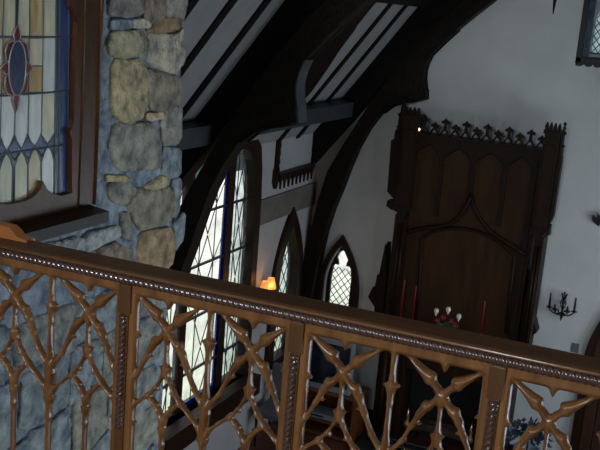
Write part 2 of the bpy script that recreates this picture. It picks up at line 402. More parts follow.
def blob(P, col, x=.006): md.prism(P, 'x', XG + .001, XG + x, (), col); mc.tube([(XG + x, y, zz) for y, zz in P + [P[0]]], .0035, 6, cap=False)
for sy in (-1, 1):
    for sz in (-1, 1):
        blob([(c0[0] + sy * ry * a, c0[1] + sz * rz * b) for a, b in ((.1, .93), (.55, 1.0), (1.1, .9), (1.35, .62), (1.25, .3), (.9, .2))], RED)
    blob([(c0[0] + sy * ry * a, c0[1] + rz * b) for a, b in ((.9, .16), (1.35, .2), (1.9, 0), (1.35, -.2), (.9, -.16))], RED)
    blob([(c0[0] + ry * a, c0[1] + sy * rz * b) for a, b in ((-.28, 1.0), (-.42, 1.2), (0, 1.62), (.42, 1.2), (.28, 1.0))], RED)
el = [(c0[0] + ry * math.cos(t * math.pi / 12), c0[1] + rz * math.sin(t * math.pi / 12)) for t in range(24)]
blob(el, (.025, .04, .10), .010)
md.build('medallion', SGLASS, w1, colors=True); mc.build('medallion_came', mat('pewter_came', (.28, .24, .25), .4, None, metal=.4), w1)

# ------------------------------------------------------------------ window_2: tall leaded window of the side wall
def frame_ring(outer, inner, ax, a0, a1): return MB().prism(outer, ax, a0, a1, [inner])
w2 = sroot('window_2', (XW, WC, -4.7))
big_out = [(WC - 1.09, -4.42), (WC - 1.09, -2.9), (WC - 1.075, -2.3), (WC - 1.035, -1.9), (WC - .97, -1.62), (WC - .82, -1.48), (WC, -1.26)]
big_out = big_out + [(2 * WC - y, zz) for y, zz in reversed(big_out[:-1])]
MB().prism(big_out, 'x', XW - .09, XW + .06, [big_in]).build('frame', FRAMEW, w2)
mu = MB()
for sg in (-1, 1):
    mu.box(XW - .09, XW - .025, WC + sg * .465 - .07, WC + sg * .465 + .07, -4.42, -1.5)
mu.build('mullion', FRAMEW, w2)
MB().box(XW - .15, XW + .22, WC - 1.1, WC + 1.1, -4.66, -4.42).build('sill', FRAMEW, w2)
xg = XW - .05
def clampz(y): # glass top under the arch
    a = abs(y - WC); pts = [(0, -1.46), (.68, -1.67), (.79, -1.78), (.88, -2.01), (.93, -2.41), (.965, -2.95)]
    for (a0, z0), (a1, z1) in zip(pts, pts[1:]):
        if a <= a1: return z0 + (z1 - z0) * (a - a0) / (a1 - a0)
    return -2.9
def pane(y0, y1, name, m, b=0):
    ys = np.linspace(y0, y1, 9); P = [(y0, -4.42)] + [(y, clampz(y)) for y in ys] + [(y1, -4.42)]
    MB().prism(P, 'x', xg - .004, xg).build(name, m, w2)
pane(WC - .96, WC - .53, 'pane', CLEARG); pane(WC + .53, WC + .96, 'pane', MILKG); pane(WC - .36, WC + .36, 'pane', CLEARG)
bd = MB()
for y0, y1 in ((WC - .395, WC - .355), (WC + .355, WC + .395)): bd.box(xg - .005, xg + .001, y0, y1, -4.42, -1.6)
bd.box(xg - .005, xg + .001, WC - .395, WC + .395, -4.42, -4.37)
bd.build('blue_border', BLUEG, w2)
lc = MB(); r = .0085
for y0, y1 in ((WC - .355, WC + .355), (WC - .95, WC - .6), (WC + .53, WC + .95)):
    w = y1 - y0
    for t in (.27, .73): lc.tube([(xg, y0 + w * t, -4.42), (xg, y0 + w * t, clampz(y0 + w * t))], r * .8, 5)
    zz = -4.42; k = 0; hgt = .62
    while zz < -1.9:
        m = y0 + w / 2
        z2 = min(zz + hgt, -1.62)
        lc.tube([(xg, m, zz), (xg, y0 + w * .73, (zz + z2) / 2), (xg, m, z2), (xg, y0 + w * .27, (zz + z2) / 2), (xg, m, zz)], r * .8, 5)
        for sgn, e in ((.27, 0.0), (.73, 1.0)): lc.tube([(xg, y0 + w * sgn, (zz + z2) / 2), (xg, y0 + w * e, z2 - .05)], r * .6, 5)
        zz = z2 + .02
lc.build('lead_came', LEADB, w2)
sb = MB()
for z_ in (-4.02, -3.4, -2.82, -2.24): sb.box(xg - .01, xg + .015, WC - .95, WC + .95, z_ - .012, z_ + .012)
sb.build('saddle_bar', LEADB, w2)

# ------------------------------------------------------------------ window_3: lancet in the side wall, window_4: lancet in the back wall
w3 = sroot('window_3', (XW, lanc_c, -4.6))
MB().prism(arch(lanc_c, .47, -4.62, -3.55, -2.52), 'x', XW - .10, XW + .05, [arch(lanc_c, .285, -4.52, -3.5, -2.76)]).build('frame', FRAMEW, w3)
def lattice(A, x0, x1, z0, z1, inside, fx, stepx, stepz, r):
    """diamond cames clipped to an outline; fx maps (u,z) to a point"""
    for fam in (1, -1):
        for k in range(-40, 60):
            seg = []
            for i in range(61):
                u = x0 + (x1 - x0) * i / 60; zz = z0 + k * stepz + fam * (u - x0) / stepx * stepz
                if z0 <= zz <= z1 and inside(u, zz): seg.append(fx(u, zz))
                else:
                    if len(seg) > 1: A.tube([seg[0], seg[-1]], r, 5)
                    seg = []
            if len(seg) > 1: A.tube([seg[0], seg[-1]], r, 5)
def in_arch(c, hw, zs, za):
    def f(u, zz):
        if zz < zs: return abs(u - c) < hw
        t = (zz - zs) / (za - zs); 
        if t > 1: return False
        a = t ** (1 / .85); return abs(u - c) < hw * (1 - a ** 1.7)
    return f
g3 = MB().prism(arch(lanc_c, .285, -4.52, -3.5, -2.76), 'x', XW - .075, XW - .07); g3.build('pane', MILKG, w3)
l3 = MB(); lattice(l3, lanc_c - .285, lanc_c + .285, -4.52, -2.76, in_arch(lanc_c, .285, -3.5, -2.76), lambda u, zz: (XW - .067, u, zz), .19, .26, .007); l3.build('lead_came', LEADM, w3)

w4 = sroot('window_4', (-4.32, YB, -4.6))
cb4 = -4.345
def frm_pts(): return arch(cb4, .305, -4.62, -3.75, -2.94)
def trefoil(c):
    L = [(c - .14, -4.45), (c - .145, -3.52), (c - .13, -3.47), (c - .135, -3.42), (c - .10, -3.38), (c - .055, -3.385), (c - .062, -3.33), (c - .085, -3.28), (c - .07, -3.22), (c - .03, -3.19), (c, -3.175)]
    return L + [(2 * c - x, zz) for x, zz in reversed(L[:-1])]
MB().prism(frm_pts(), 'y', YB - .05, YB + .02, [arch(cb4, .21, -4.5, -3.65, -3.08)]).build('frame', FRAMEW, w4)
MB().prism(arch(cb4, .222, -4.52, -3.65, -3.06), 'y', YB + .06, YB + .10, [trefoil(cb4)]).build('trefoil_board', FRAMEW, w4)
MB().prism(trefoil(cb4), 'y', YB + .085, YB + .09).build('pane', CLEARG, w4)
l4 = MB()
lattice(l4, cb4 - .145, cb4 + .145, -4.45, -3.42, lambda u, zz: abs(u - cb4) < .142, lambda u, zz: (u, YB + .083, zz), .097, .115, .0055); l4.build('lead_came', LEADB, w4)

# ------------------------------------------------------------------ door_1: arched door right of the fireplace
d1 = sroot('door_1', (-.53, YB, FZ))
MB().prism([(-1.06, FZ)] + arch(-.53, .53, FZ, -4.0, -2.83)[1:-1] + [(.0, FZ), (-.10, FZ)] + arch(-.53, .43, FZ, -4.0, -3.0)[::-1][1:-1] + [(-.96, FZ)], 'y', YB - .06, YB + .1).build('frame', FRAMEW, d1)
dp = MB()
for k in range(6): 
    x = -.96 + k * .1433; zt = min(np.interp(abs(x + .0717 + .53), [0, .2, .36, .43], [-3.02, -3.3, -3.65, -4.0]), -3.02)
    dp.bevbox(x + .003, x + .1403, YB + .06, YB + .11, FZ, zt, .006)
dp.build('door_leaf', DOORW, d1)
MB().prism(arch(-.53, .52, FZ, -4.0, -2.85), 'y', YB + .12, YB + .2).build('door_backing', DOORW, d1)

# ------------------------------------------------------------------ roof trusses
inn = [(-4.60, -4.2), (-4.58, -3.8), (-4.53, -3.3), (-4.469, -2.86), (-4.40, -2.56), (-4.31, -2.28), (-4.225, -1.98), (-4.14, -1.72), (-4.02, -1.46), (-3.88, -1.24), (-3.756, -1.13), (-3.62, -1.07), (-3.48, -1.04), (-3.34, -.99)]
upp = [(-3.36, -.88), (-3.385, -.76), (-3.39, -.66), (-3.37, -.56), (-3.33, -.46), (-3.2, -.31), (-3.04, -.14), (-2.83, .06), (-2.60, .27), (-2.2, .60), (-1.7, .93), (RX, 1.15)]
out = [(RX, 1.45), (-1.7, 1.25), (-2.25, .92), (-2.7, .53), (-3.08, .18), (-3.37, -.10), (-3.75, -.60), (-4.0, -.98), (-4.22, -1.38), (-4.40, -1.72), (-4.58, -2.08), (-4.68, -2.5), (-4.75, -2.95), (-4.79, -3.4), (-4.80, -4.2)]
inn = [(x * 1.0169, zz * 1.0169) for x, zz in inn]; upp = [(x * 1.0169, zz * 1.0169) if x < -2 else (x, zz) for x, zz in upp]
def truss(y0, y1, ya, yb, label, zb):
    t = thing('roof_truss', label, 'roof truss', (XW + .1, (y0 + y1) / 2, zb - .3))
    def cutz(L):
        r = [p for p in L if p[1] > zb]; lo = L[0] if L[0][1] < L[-1][1] else L[-1]
        i_ = min(r, key=lambda p: p[1]); e = (i_[0] + (lo[0] - i_[0]) * .15, zb)
        return ([e] + r) if L[0][1] < L[-1][1] else (r + [e])
    ci, co = cutz(inn), cutz(out)
    MB().prism(ci + upp + co, 'y', ya, yb).build('arched_brace', ARCHW, t)
    MB().prism([(XW + .0, -2.04), (-4.27, -1.32), (-3.37, -.10), (-3.08, .19), (RX, 2.72), (RX, ceil(RX) - .01), (-3.0, ceil(-3.0)), (XW, ceil(XW))], 'y', y0, y1).build('principal_rafter', BEAM, t)
    # moulded bead along the bracket, and its pointed end
    e = MB()
    path = inn[9:]; y0, y1 = ya, yb
    e.tube([(x, y0 + .015, zz - .0) for x, zz in path], .02, 8); e.tube([(x, y1 - .015, zz) for x, zz in path], .02, 8)
    e.tube([(x, y0 + .015, zz) for x, zz in upp[:7]], .016, 8); e.tube([(x, y1 - .015, zz) for x, zz in upp[:7]], .016, 8)
    e.build('edge_bead', BEAM, t)
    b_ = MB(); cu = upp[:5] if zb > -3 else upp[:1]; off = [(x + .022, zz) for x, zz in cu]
    b_.prism([inn[-1]] + cu + off[::-1] + [(inn[-1][0] + .02, inn[-1][1] - .01)], 'y', ya + .005, yb - .005); b_.build('bracket_face_tint', PURL if zb > -3 else BEAM, t)  # near truss: grey strip colours in the light on the bracket face
    cbm = MB(); xi = ci[0][0]
    cbm.prism([(XW + .0, zb + .02), (xi + .03, zb + .02), (xi + .01, zb - .06), (xi - .04, zb - .10), (xi - .05, zb - .18), (XW + .07, zb - .28), (XW, zb - .32)], 'y', ya - .06, yb + .03)
    cbm.build('corbel', FRAMEW, t)
    return t
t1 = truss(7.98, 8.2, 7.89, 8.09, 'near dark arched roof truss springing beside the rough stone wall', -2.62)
truss(11.78, 11.995, 11.80, 11.995, 'far dark arched roof truss set against the pale fireplace wall', -4.3)
# wall post of the near truss, with cut-through cusps
wp = MB()
wp.prism([(-4.82, -1.95), (-4.70, -1.95), (-4.60, -2.10), (-4.67, -2.22), (-4.70, -2.4), (-4.82, -2.4)], 'y', 7.84, 8.0)
wp.build('spandrel_piece', BEAM, t1)
# pendant drop hanging from the collar of the near truss
pcx = onY(553, 14, 8.14)
MB().box(-2.3, -.1, 8.04, 8.24, .95, 1.17).build('collar_beam', BEAM, t1)
MB().lathe((pcx[0], 8.14, pcx[2]), [(.004, 0), (.012, .08), (.028, .22), (.05, .40), (.06, .50), (.045, .58), (.07, .64), (.05, .70), (.06, .86)], 14).build('pendant_drop', BEAM, t1)

def onC(px, py):
    r = ray(px, py); k = (1.39 * 4.27 - .85 - .10) / (r[2] - 1.39 * r[0]); return r * k
wb = [onC(*p) for p in [(306, 98), (313, 90), (327, 70), (340, 50), (355, 30), (364, 14), (376, 3), (380, -6)]]
V = []
for p in wb: V += [tuple(p), (p[0], 8.05, p[2]), (p[0], p[1], p[2] + .08), (p[0], 8.05, p[2] + .08)]
Fs = []
for i in range(len(wb) - 1): a = 4 * i; Fs += [(a, a + 4, a + 5, a + 1), (a + 2, a + 3, a + 7, a + 6), (a, a + 2, a + 6, a + 4), (a + 1, a + 5, a + 7, a + 3)]
Fs += [(0, 1, 3, 2), (4 * len(wb) - 4, 4 * len(wb) - 2, 4 * len(wb) - 1, 4 * len(wb) - 3)]
MB().add(V, Fs).build('wind_brace', mat('red_brown_timber', (.007, .003, .002), .6, (.015, .006, .004), 8, .4, 25, spec=.1), cr)

# fringed gothic shelf on the side wall in the corner
cn = thing('wall_canopy', 'dark carved shelf with hanging pointed fringe on the side wall above the lancet', 'wall shelf', (XW, 11.0, -2.25))
MB().box(XW, XW + .08, 10.66, 11.76, -2.055, -2.015).build('shelf_board', FRAMEW, cn)
fr = MB()
for k in range(9):
    y = 10.72 + k * .122
    fr.prism([(y - .05, -2.05), (y + .05, -2.05), (y + .035, -2.10), (y + .012, -2.13), (y, -2.21), (y - .012, -2.13), (y - .035, -2.10)], 'x', XW + .05, XW + .075)
fr.build('fringe', FRAMEW, cn)
jb = MB()
pj = [(10.47, -1.62), (10.53, -1.62)]
jl = [(10.68 + (.02 if k % 2 else -.005), -1.62 - k * .05) for k in range(8)]
jb.prism([(10.63, -1.60)] + jl + [(10.63, -2.0)], 'x', XW, XW + .05)
jb.build('carved_side_board', FRAMEW, cn)
cs = MB(); cs.prism([(10.60, -1.98), (10.66, -1.90), (10.7, -1.98), (10.69, -2.12), (10.65, -2.2), (10.60, -2.12)], 'x', XW, XW + .05); cs.build('end_bracket', FRAMEW, cn)

# ------------------------------------------------------------------ balustrade
YR = 2.77; B = .3225; P0 = -1.7645; ZR = -.961
bal = thing('balustrade', 'carved oak gothic balcony balustrade with pierced tracery and rope mouldings', 'balustrade', (-1.0, YR, -1.95))
XL, XE = -2.6, 1.65
hr = MB()
prof = [(YR - .040, -.944), (YR - .046, -.938), (YR - .046, -.931), (YR - .038, -.925), (YR + .060, -.922), (YR + .072, -.928), (YR + .072, -.975), (YR - .012, -.975), (YR - .012, -.944)]
hr.prism(prof, 'x', XL, XE); hr.build('handrail', RAILTOP, bal)
MB().tube([(XL, YR - .046, -.9345), (XE, YR - .046, -.9345)], .0058, 12).build('handrail_highlight_bead', mat('lip_highlight', (.16, .075, .03), .25, None, coat=.8), bal)  # lighter glossy bead added to carry the lip's highlight
MB().rope((XL, YR - .026, ZR), (XE, YR - .026, ZR), .0175, .0200).build('rope_moulding', ROPE, bal)
MB().bevbox(XL, XE, YR - .035, YR + .05, -1.95, -1.84, .008).build('bottom_rail', OAK, bal)
# pierced panels from a distance field of the tracery (u along, v down, both in bay widths)
def strokes():
    Sx = []
    def st_(pts, w):
        for (a, b) in zip(range(len(pts) - 1), range(1, len(pts))):
            Sx.append((pts[a], pts[b], w[a] if isinstance(w, (list, tuple)) else w, w[b] if isinstance(w, (list, tuple)) else w))
    def ear(a, tip, w=.035): Sx.append((a, tip, w * .9, .012))
    for bay in (0, 1):
        for mir in (0, 1):
            T = lambda p: (bay + (p[0] if not mir else 1 - p[0]), p[1])
            q = lambda L: [T(p) for p in L]
            st_(q([(.5, .5), (.375, .355), (.13, .17)]), [.036, .074, .024])
            st_(q([(.5, .5), (.37, .625)]), [.042, .062]); st_(q([(.37, .625), (.31, .72), (.24, .87), (.15, 1.06), (.03, 1.22)]), [.062, .046, .035, .033, .045])
            ear(T((.27, .82)), T((.37, .84)), .032)
            st_(q([(.5, .93), (.45, 1.05), (.39, 1.16), (.30, 1.27), (.17, 1.38), (.08, 1.47), (.02, 1.58)]), [.032, .028, .031, .037, .031, .031, .042])
            st_(q([(.5, 1.52), (.44, 1.41), (.37, 1.33), (.30, 1.27)]), [.045, .036, .034, .036])
            ear(T((.40, 1.17)), T((.475, 1.21)), .026); ear(T((.39, 1.36)), T((.465, 1.325)), .026)
            ear(T((.5, .93)), T((.405, .89)), .035)
            ear(T((.5, 1.62)), T((.42, 1.60)), .03)
            ear(T((0, .52)), T((.11, .50)) if (bay == 1) != bool(mir) else T((.215, .66)), .05)
            ear(T((0, 1.63)), T((.10, 1.60)) if (bay == 1) != bool(mir) else T((.205, 1.63)), .045)
        c = bay + .5
        st_([(c, .5), (c, .70), (c, .93)], [.055, .026, .05]); st_([(c, .93), (c, .99)], .045)
        st_([(c, 1.5), (c, 1.64), (c, 1.8), (c, 2.8)], [.05, .046, .036, .036])
        st_([(c, .12), (c, .285)], [.08, .012])
    st_([(1, .05), (1, .42), (1, .53), (1, .7), (1, 1.1), (1, 1.3), (1, 1.62), (1, 1.85), (1, 2.8)], [.05, .036, .056, .036, .045, .07, .052, .04, .04])
    for u in (.075, 1.925): st_([(u, .0), (u, 2.8)], .078)
    return Sx
def panel_mesh():
    SX = strokes(); h = .0125
    nu, nv = int(2 / h) + 1, int(2.74 / h) + 1
    U, V = np.meshgrid(np.linspace(0, 2, nu), np.linspace(-.06, 2.72, nv), indexing='ij')
    d = np.full(U.shape, 1e3); k = .013
    acc = np.zeros(U.shape)
    for (a, b, wa, wb) in SX:
        ax, ay = a; bx, by = b; L2 = (bx - ax) ** 2 + (by - ay) ** 2 + 1e-9
        t = np.clip(((U - ax) * (bx - ax) + (V - ay) * (by - ay)) / L2, 0, 1)
        dd = np.hypot(U - ax - t * (bx - ax), V - ay - t * (by - ay)) - (wa + t * (wb - wa))
        acc += np.exp(-np.clip(dd, -.5, 1.5) / k * 1.0)
    dt = V - .19
    acc += np.exp(-np.clip(dt, -.5, 1.5) / k)
    d = -k * np.log(acc + 1e-30) + .017
    for bay in (0, 1):                       # lobes cut around each crossing
        for ox, oy, r0 in ((-.155, .0, .088), (.155, .0, .088), (.0, -.165, .078)):
            d = np.maximum(d, r0 - np.hypot(U - bay - .5 - ox, V - .5 - oy))
    # snap near-boundary vertices, then keep inside cells (marching triangles)
    C = .034; TH = .021
    def pt(u, v): return (u * B, v * B)
    verts = {}; VL = []; FL = []
    def dist_h(x): x = min(max(-x / C, 0), 1); return .42 + .58 * x * (1.6 - .6 * x)
    def vid(key, u, v, dv):
        if key not in verts:
            verts[key] = len(VL); VL.append((u, v, dv))
        return verts[key]
    bed = []
    def corner(i, j): return vid((i, j), U[i, j], V[i, j], d[i, j])
    def cut(p, q):
        a, b = d[p], d[q]; t = a / (a - b)
        key = ('e', *sorted((p, q)))
        return vid(key, U[p] + t * (U[q] - U[p]), V[p] + t * (V[q] - V[p]), 0.0)
    for i in range(nu - 1):
        for j in range(nv - 1):
            sq = ((i, j), (i + 1, j), (i + 1, j + 1), (i, j + 1))
            ins = [d[p] < 0 for p in sq]
            if all(ins): FL.append(tuple(corner(*p) for p in sq)); continue
            if not any(ins): continue
            for tri in ((sq[0], sq[1], sq[2]), (sq[0], sq[2], sq[3])):
                poly = []; crossing = []
                for a in range(3):
                    p, q = tri[a], tri[(a + 1) % 3]
                    if d[p] < 0: poly.append(corner(*p))
                    if (d[p] < 0) != (d[q] < 0):
                        x = cut(p, q); poly.append(x); crossing.append(x)
                if len(poly) >= 3: FL.append(tuple(poly))
                if len(crossing) == 2: bed.append(tuple(crossing))
    n = len(VL); out = MB()
    W = [(u * B, -TH * dist_h(dv), -v * B) for u, v, dv in VL] + [(u * B, TH * dist_h(dv), -v * B) for u, v, dv in VL]
    Fs = FL + [tuple(n + i for i in reversed(f)) for f in FL] + [(a, b, n + b, n + a) for a, b in bed]
    out.add(W, Fs, (1, 1, 1), True)
    return out
pm = panel_mesh()
bxs = [P0 + 2 * B * k for k in (-1, 0, 1, 2, 3)]
pm.v = [(x + bxs[0], y + YR, zz + ZR) for x, y, zz in pm.v]
pan = pm.build('tracery_panel', OAKV, bal)
for k in (1, 2, 3, 4, 5): copy_part(pan, bal, (2 * B * k, 0, 0))
def post(x):
    m = MB()
    m.bevbox(x - .018, x + .018, YR - .028, YR + .03, -1.86, ZR - .018, .003)
    p = m.build('post', OAKDK, bal)
    p['_org'] = bal['_org']
    b = MB(); b.bevbox(x - .025, x + .025, YR - .032, YR - .01, ZR - .123, ZR - .02, .003)
    c1 = b.build('post_block', OAKDK, bal); c1.parent = p
    r_ = MB().rope((x, YR - .030, ZR - .545), (x, YR - .030, ZR - .135), .0140, .0205); r_.lathe((x, YR - .030, ZR - .138), [(.008, -.008), (.016, -.004), (.017, .002), (.016, .008), (.008, .012)], 14)
    c2 = r_.build('rope_column', ROPE, bal); c2.parent = p
    return p, c1, c2
p, c1, c2 = post(bxs[0])
for k in (1, 2, 3, 4, 5, 6):
    q = copy_part(p, bal, (2 * B * k, 0, 0))
    copy_part(c1, q); copy_part(c2, q)
es = MB()
ex = lambda px, py: onY(px, py, YR + .045)
pts = [(-2.60, -.925), (ex(31, 244)[0], -.925), (ex(31, 243.5)[0], -.915), (ex(21, 240)[0], -.907), (ex(18, 235)[0], -.893), (ex(13, 230)[0], -.878), (-2.60, -.862)]
es.prism(pts, 'y', YR + .02, YR + .068); es.build('end_scroll', mat('orange_oak', (.30, .10, .025), .4, (.36, .13, .035), 6), bal)

# ------------------------------------------------------------------ fireplace with carved overmantel
FY = 11.6
fp = thing('fireplace', 'tall dark carved gothic fireplace and overmantel with pierced cresting on the far wall', 'fireplace', (-2.66, 11.8, FZ))
def Fp(px, py, Y=FY): q = onY(px, py, Y); return (q[0], q[2])
XLF, XRF = -3.50, -1.80
ZT = Fp(480, 141)[1]; ZS = -3.86
MB().box(XLF + .04, XRF - .04, FY + .06, YB - .005, ZS, ZT - .02).build('overmantel_panel', PANELW, fp)
fm = MB()                                    # stiles, rails, cornice on the panel
fm.box(XLF + .02, XRF - .02, FY - .02, FY + .16, ZT - .05, ZT)
fm.box(XLF + .02, XRF - .02, FY, FY + .10, ZT - .11, ZT - .05)
for px in (443, 475, 508): 
    x = Fp(px, 150)[0]; fm.box(x - .022, x + .022, FY + .03, FY + .08, -2.42 if px != 475 else -2.15, ZT - .1)
for x in (XLF + .10, XRF - .10): fm.box(x - .03, x + .03, FY + .02, FY + .08, ZS, ZT - .1)
xs4 = [XLF + .13, Fp(443, 150)[0] - .022, Fp(443, 150)[0] + .022, Fp(475, 150)[0] - .022, Fp(475, 150)[0] + .022, Fp(508, 150)[0] - .022, Fp(508, 150)[0] + .022, XRF - .13]
fm.build('panel_framing', CARVEDK, fp)
ar = MB()
for a, b in zip(xs4[::2], xs4[1::2]):
    c = (a + b) / 2; hw = (b - a) / 2
    o = arch(c, hw, ZT - .36, ZT - .34, ZT - .13, 8, 2.2); ar.prism([(a, ZT - .36), (a, ZT - .1), (b, ZT - .1), (b, ZT - .36)] + o[::-1][1:-1], 'y', FY + .035, FY + .075)
    ar.tube([(x, FY + .04, zz) for x, zz in o], .012, 6)
ar.build('arched_panel_heads', CARVED, fp)
og = MB()
lpx = [(402, 235), (412, 231), (424, 228.5), (438, 227), (448, 225), (456, 220), (463, 211), (468, 202), (470.5, 194)]
rpx = [(470.5, 194), (473, 206), (479, 218), (488, 230), (500, 239), (513, 247), (526, 256)]
og.tube([(*[Fp(*p)[0]], FY + .02, Fp(*p)[1]) for p in lpx], .026, 8); og.tube([(Fp(*p)[0], FY + .02, Fp(*p)[1]) for p in rpx], .026, 8)
arcp = [(414, 320), (418, 290), (420, 262), (421, 240), (430, 233), (445, 229), (462, 229), (478, 232), (494, 239), (507, 249), (514, 257), (510, 290), (506, 335)]
og.tube([(Fp(*p)[0], FY + .03, max(Fp(*p)[1], ZS)) for p in arcp], .022, 8)
og.build('ogee_moulding', CARVEDK, fp)
rc = MB(); P_ = [Fp(*p) for p in arcp]; P_[0] = (P_[0][0], ZS); P_[-1] = (P_[-1][0], ZS)
rc.prism(P_, 'y', FY + .045, FY + .07); rc.build('arched_back_panel', PANELW, fp)
# towers
def tower(x0, x1, xo, zt, ztip, side):
    m = MB()
    zb = -2.36
    m.box(x0, x1, FY - .06, FY + .2, zb, zt)
    m.box(x0 + .03, x1 - .03, FY - .08, FY - .05, zb + .1, zt - .15)
    m.box(x0 - .015, x1 + .015, FY - .08, FY + .2, zt - .015, zt + .03)
    o = m.build('tower', CARVED, fp); o['_org'] = fp['_org']
    b = MB()
    n = 4
    for k in range(n):
        xx = x0 - .01 + (x1 - x0 + .02) * (k + .5) / n; w = (x1 - x0) / n * .30
        b.prism([(xx - w, zt + .02), (xx + w, zt + .02), (xx + w * 1.5, zt + .07), (xx + w * .6, zt + .11), (xx, zt + .125), (xx - w * .6, zt + .11), (xx - w * 1.5, zt + .07)], 'y', FY - .08, FY - .03)
    b.build('battlement', CARVEDK, fp).parent = o
    c = MB()
    xm = (x0 + x1) / 2
    c.prism([(x0 - .01, zb + .03), (x1 + .01, zb + .03), (x1 - .005, zb - .02), (x1 - .03, zb - .05), (x1 - .045, zb - .13), (x1 - .07, zb - .16), (x0 + .06, zb - .16), (x0 + .05, zb - .07), (x0 - .0, zb - .04), (x0 - .025, zb + .0)], 'y', FY - .07, FY + .12)
    xa_, xb_ = (x0 - .11, x0 + .02) if side < 0 else (x1 - .02, x1 + .03)
    c.prism([(xa_, zb + .06), (xb_, zb + .06), (xb_, zb - .06), (xa_ + .05, zb - .05), (xa_ - .015, zb - .01)], 'y', FY - .02, FY + .14)
    c.build('corbel', CARVEDK, fp).parent = o
    # pinnacle on the outer side: stepped buttress ending in a spire
    s = MB(); d = side
    X = lambda t: xo - d * (t if d < 0 else t * .3)
    s.prism([(X(.14), -2.30 if d < 0 else -2.3), (X(.02), -2.2), (X(.0), zt - .32), (X(.035), zt - .30), (X(.04), zt - .2), (X(.065), zt - .16), (X(.07), zt + .02), (X(.085), zt + .05), (X(.094), ztip), (X(.103), ztip), (X(.112), zt + .05), (X(.13), zt + .02), (X(.14), zt - .2)], 'y', FY + .02, FY + .16)
    for zz in (zt + .06, zt + .0, zt - .15, zt - .28): s.lathe((X(.095 if zz > zt else .05), FY + .09, zz), [(.005, -.02), (.025, 0), (.005, .02)], 8)
    s.lathe((X(.0985), FY + .09, ztip), [(.004, -.03), (.02, -.01), (.02, .005), (.004, .025)], 8)
    s.build('pinnacle', CARVEDK, fp).parent = o
    g = MB(); g.box(min(x0, x1) + (.01 if side < 0 else .05), max(x0, x1) - .02, FY - .02, FY + .3, ZS, zb - .1)
    for q in (.3, .7): xx = x0 + .05 + (x1 - x0 - .07) * q; g.tube([(xx, FY - .03, ZS + .05), (xx, FY - .03, zb - .2)], .018, 8)
    g.build('pilaster', CARVED, fp).parent = o
zl = Fp(412, 117)[1]; zr = Fp(548, 132)[1]
tower(Fp(403, 140)[0], Fp(418, 140)[0], Fp(389.5, 150)[0], zl, Fp(402.5, 100)[1], -1)
tower(Fp(542, 160)[0], Fp(557, 160)[0], Fp(560, 170)[0], zr, Fp(558.5, 124)[1], 1)
# cresting: trefoil finials on zigzag stems, alternately tall and short
xa, xb = Fp(423, 134)[0], Fp(540, 149)[0]
for k in range(12):
    x = xa + (xb - xa) * k / 11; hh = .205 if k % 2 == 0 else .15; m = MB(); w = .0185
    m.prism([(x - .075, ZT - .005), (x - .048, ZT - .005), (x - .012, ZT + .06), (x + .012, ZT + .06), (x + .048, ZT - .005), (x + .075, ZT - .005), (x + w, ZT + .085), (x + w * .8, ZT + hh - .055), (x + .045, ZT + hh - .06), (x + .052, ZT + hh - .03), (x + .018, ZT + hh - .012), (x, ZT + hh + .012), (x - .018, ZT + hh - .012), (x - .052, ZT + hh - .03), (x - .045, ZT + hh - .06), (x - w * .8, ZT + hh - .055), (x - w, ZT + .085)], 'y', FY + .02, FY + .05)
    m.build('cresting_finial', CARVEDK, fp)
# mantel shelf, side pinnacles, firebox
sh = MB(); sh.bevbox(-3.62, -1.70, 11.30, YB - .005, ZS - .05, ZS, .012); sh.bevbox(-3.56, -1.76, 11.36, YB - .005, ZS - .12, ZS - .05, .012); sh.bevbox(-3.50, -1.82, 11.42, YB - .005, ZS - .2, ZS - .12, .012)
sh.build('mantel_shelf', CARVED, fp)
def sidepin(xt, zt, sx):
    m = MB()
    m.prism([(xt + sx * .05, zt - 1.0), (xt + sx * .06, zt - .86), (xt + sx * .165, zt - .74), (xt + sx * .115, zt - .60), (xt + sx * .085, zt - .58), (xt + sx * .07, zt - .42), (xt + sx * .045, zt - .41), (xt + sx * .028, zt - .22), (xt + sx * .006, zt), (xt - sx * .006, zt), (xt - sx * .028, zt - .22), (xt - sx * .03, zt - .3), (xt - sx * .06, zt - .42), (xt - sx * .06, zt - 1.0)], 'y', 11.78, YB - .01)
    m.lathe((xt, 11.88, zt), [(.004, -.05), (.014, -.02), (.013, .0), (.003, .03)], 8); m.lathe((xt, 11.88, zt - .2), [(.02, -.03), (.035, 0), (.02, .03)], 8)
    m.build('side_pinnacle', CARVEDK, fp)
q = onY(388, 243, 11.88); sidepin(q[0], q[2], -1); sidepin(-1.80, q[2] - .02, 1)
jm = MB()
jm.bevbox(-3.52, -3.16, 11.48, YB - .005, FZ, ZS - .2, .012); jm.bevbox(-2.14, -1.80, 11.48, YB - .005, FZ, ZS - .2, .012); jm.bevbox(-3.16, -2.14, 11.48, YB - .005, -4.40, ZS - .2, .012)
for x in (-3.42, -3.26, -2.04, -1.90): jm.tube([(x, 11.46, FZ + .1), (x, 11.46, -4.2)], .03, 10)
jm.build('surround', CARVED, fp)
MB().box(-3.16, -2.14, 11.9, YB - .01, FZ, -4.40).build('firebox', BLACK, fp)
MB().bevbox(-3.6, -1.7, 10.95, 11.48, FZ, FZ + .05, .01).build('hearth_slab', BLACK, fp)

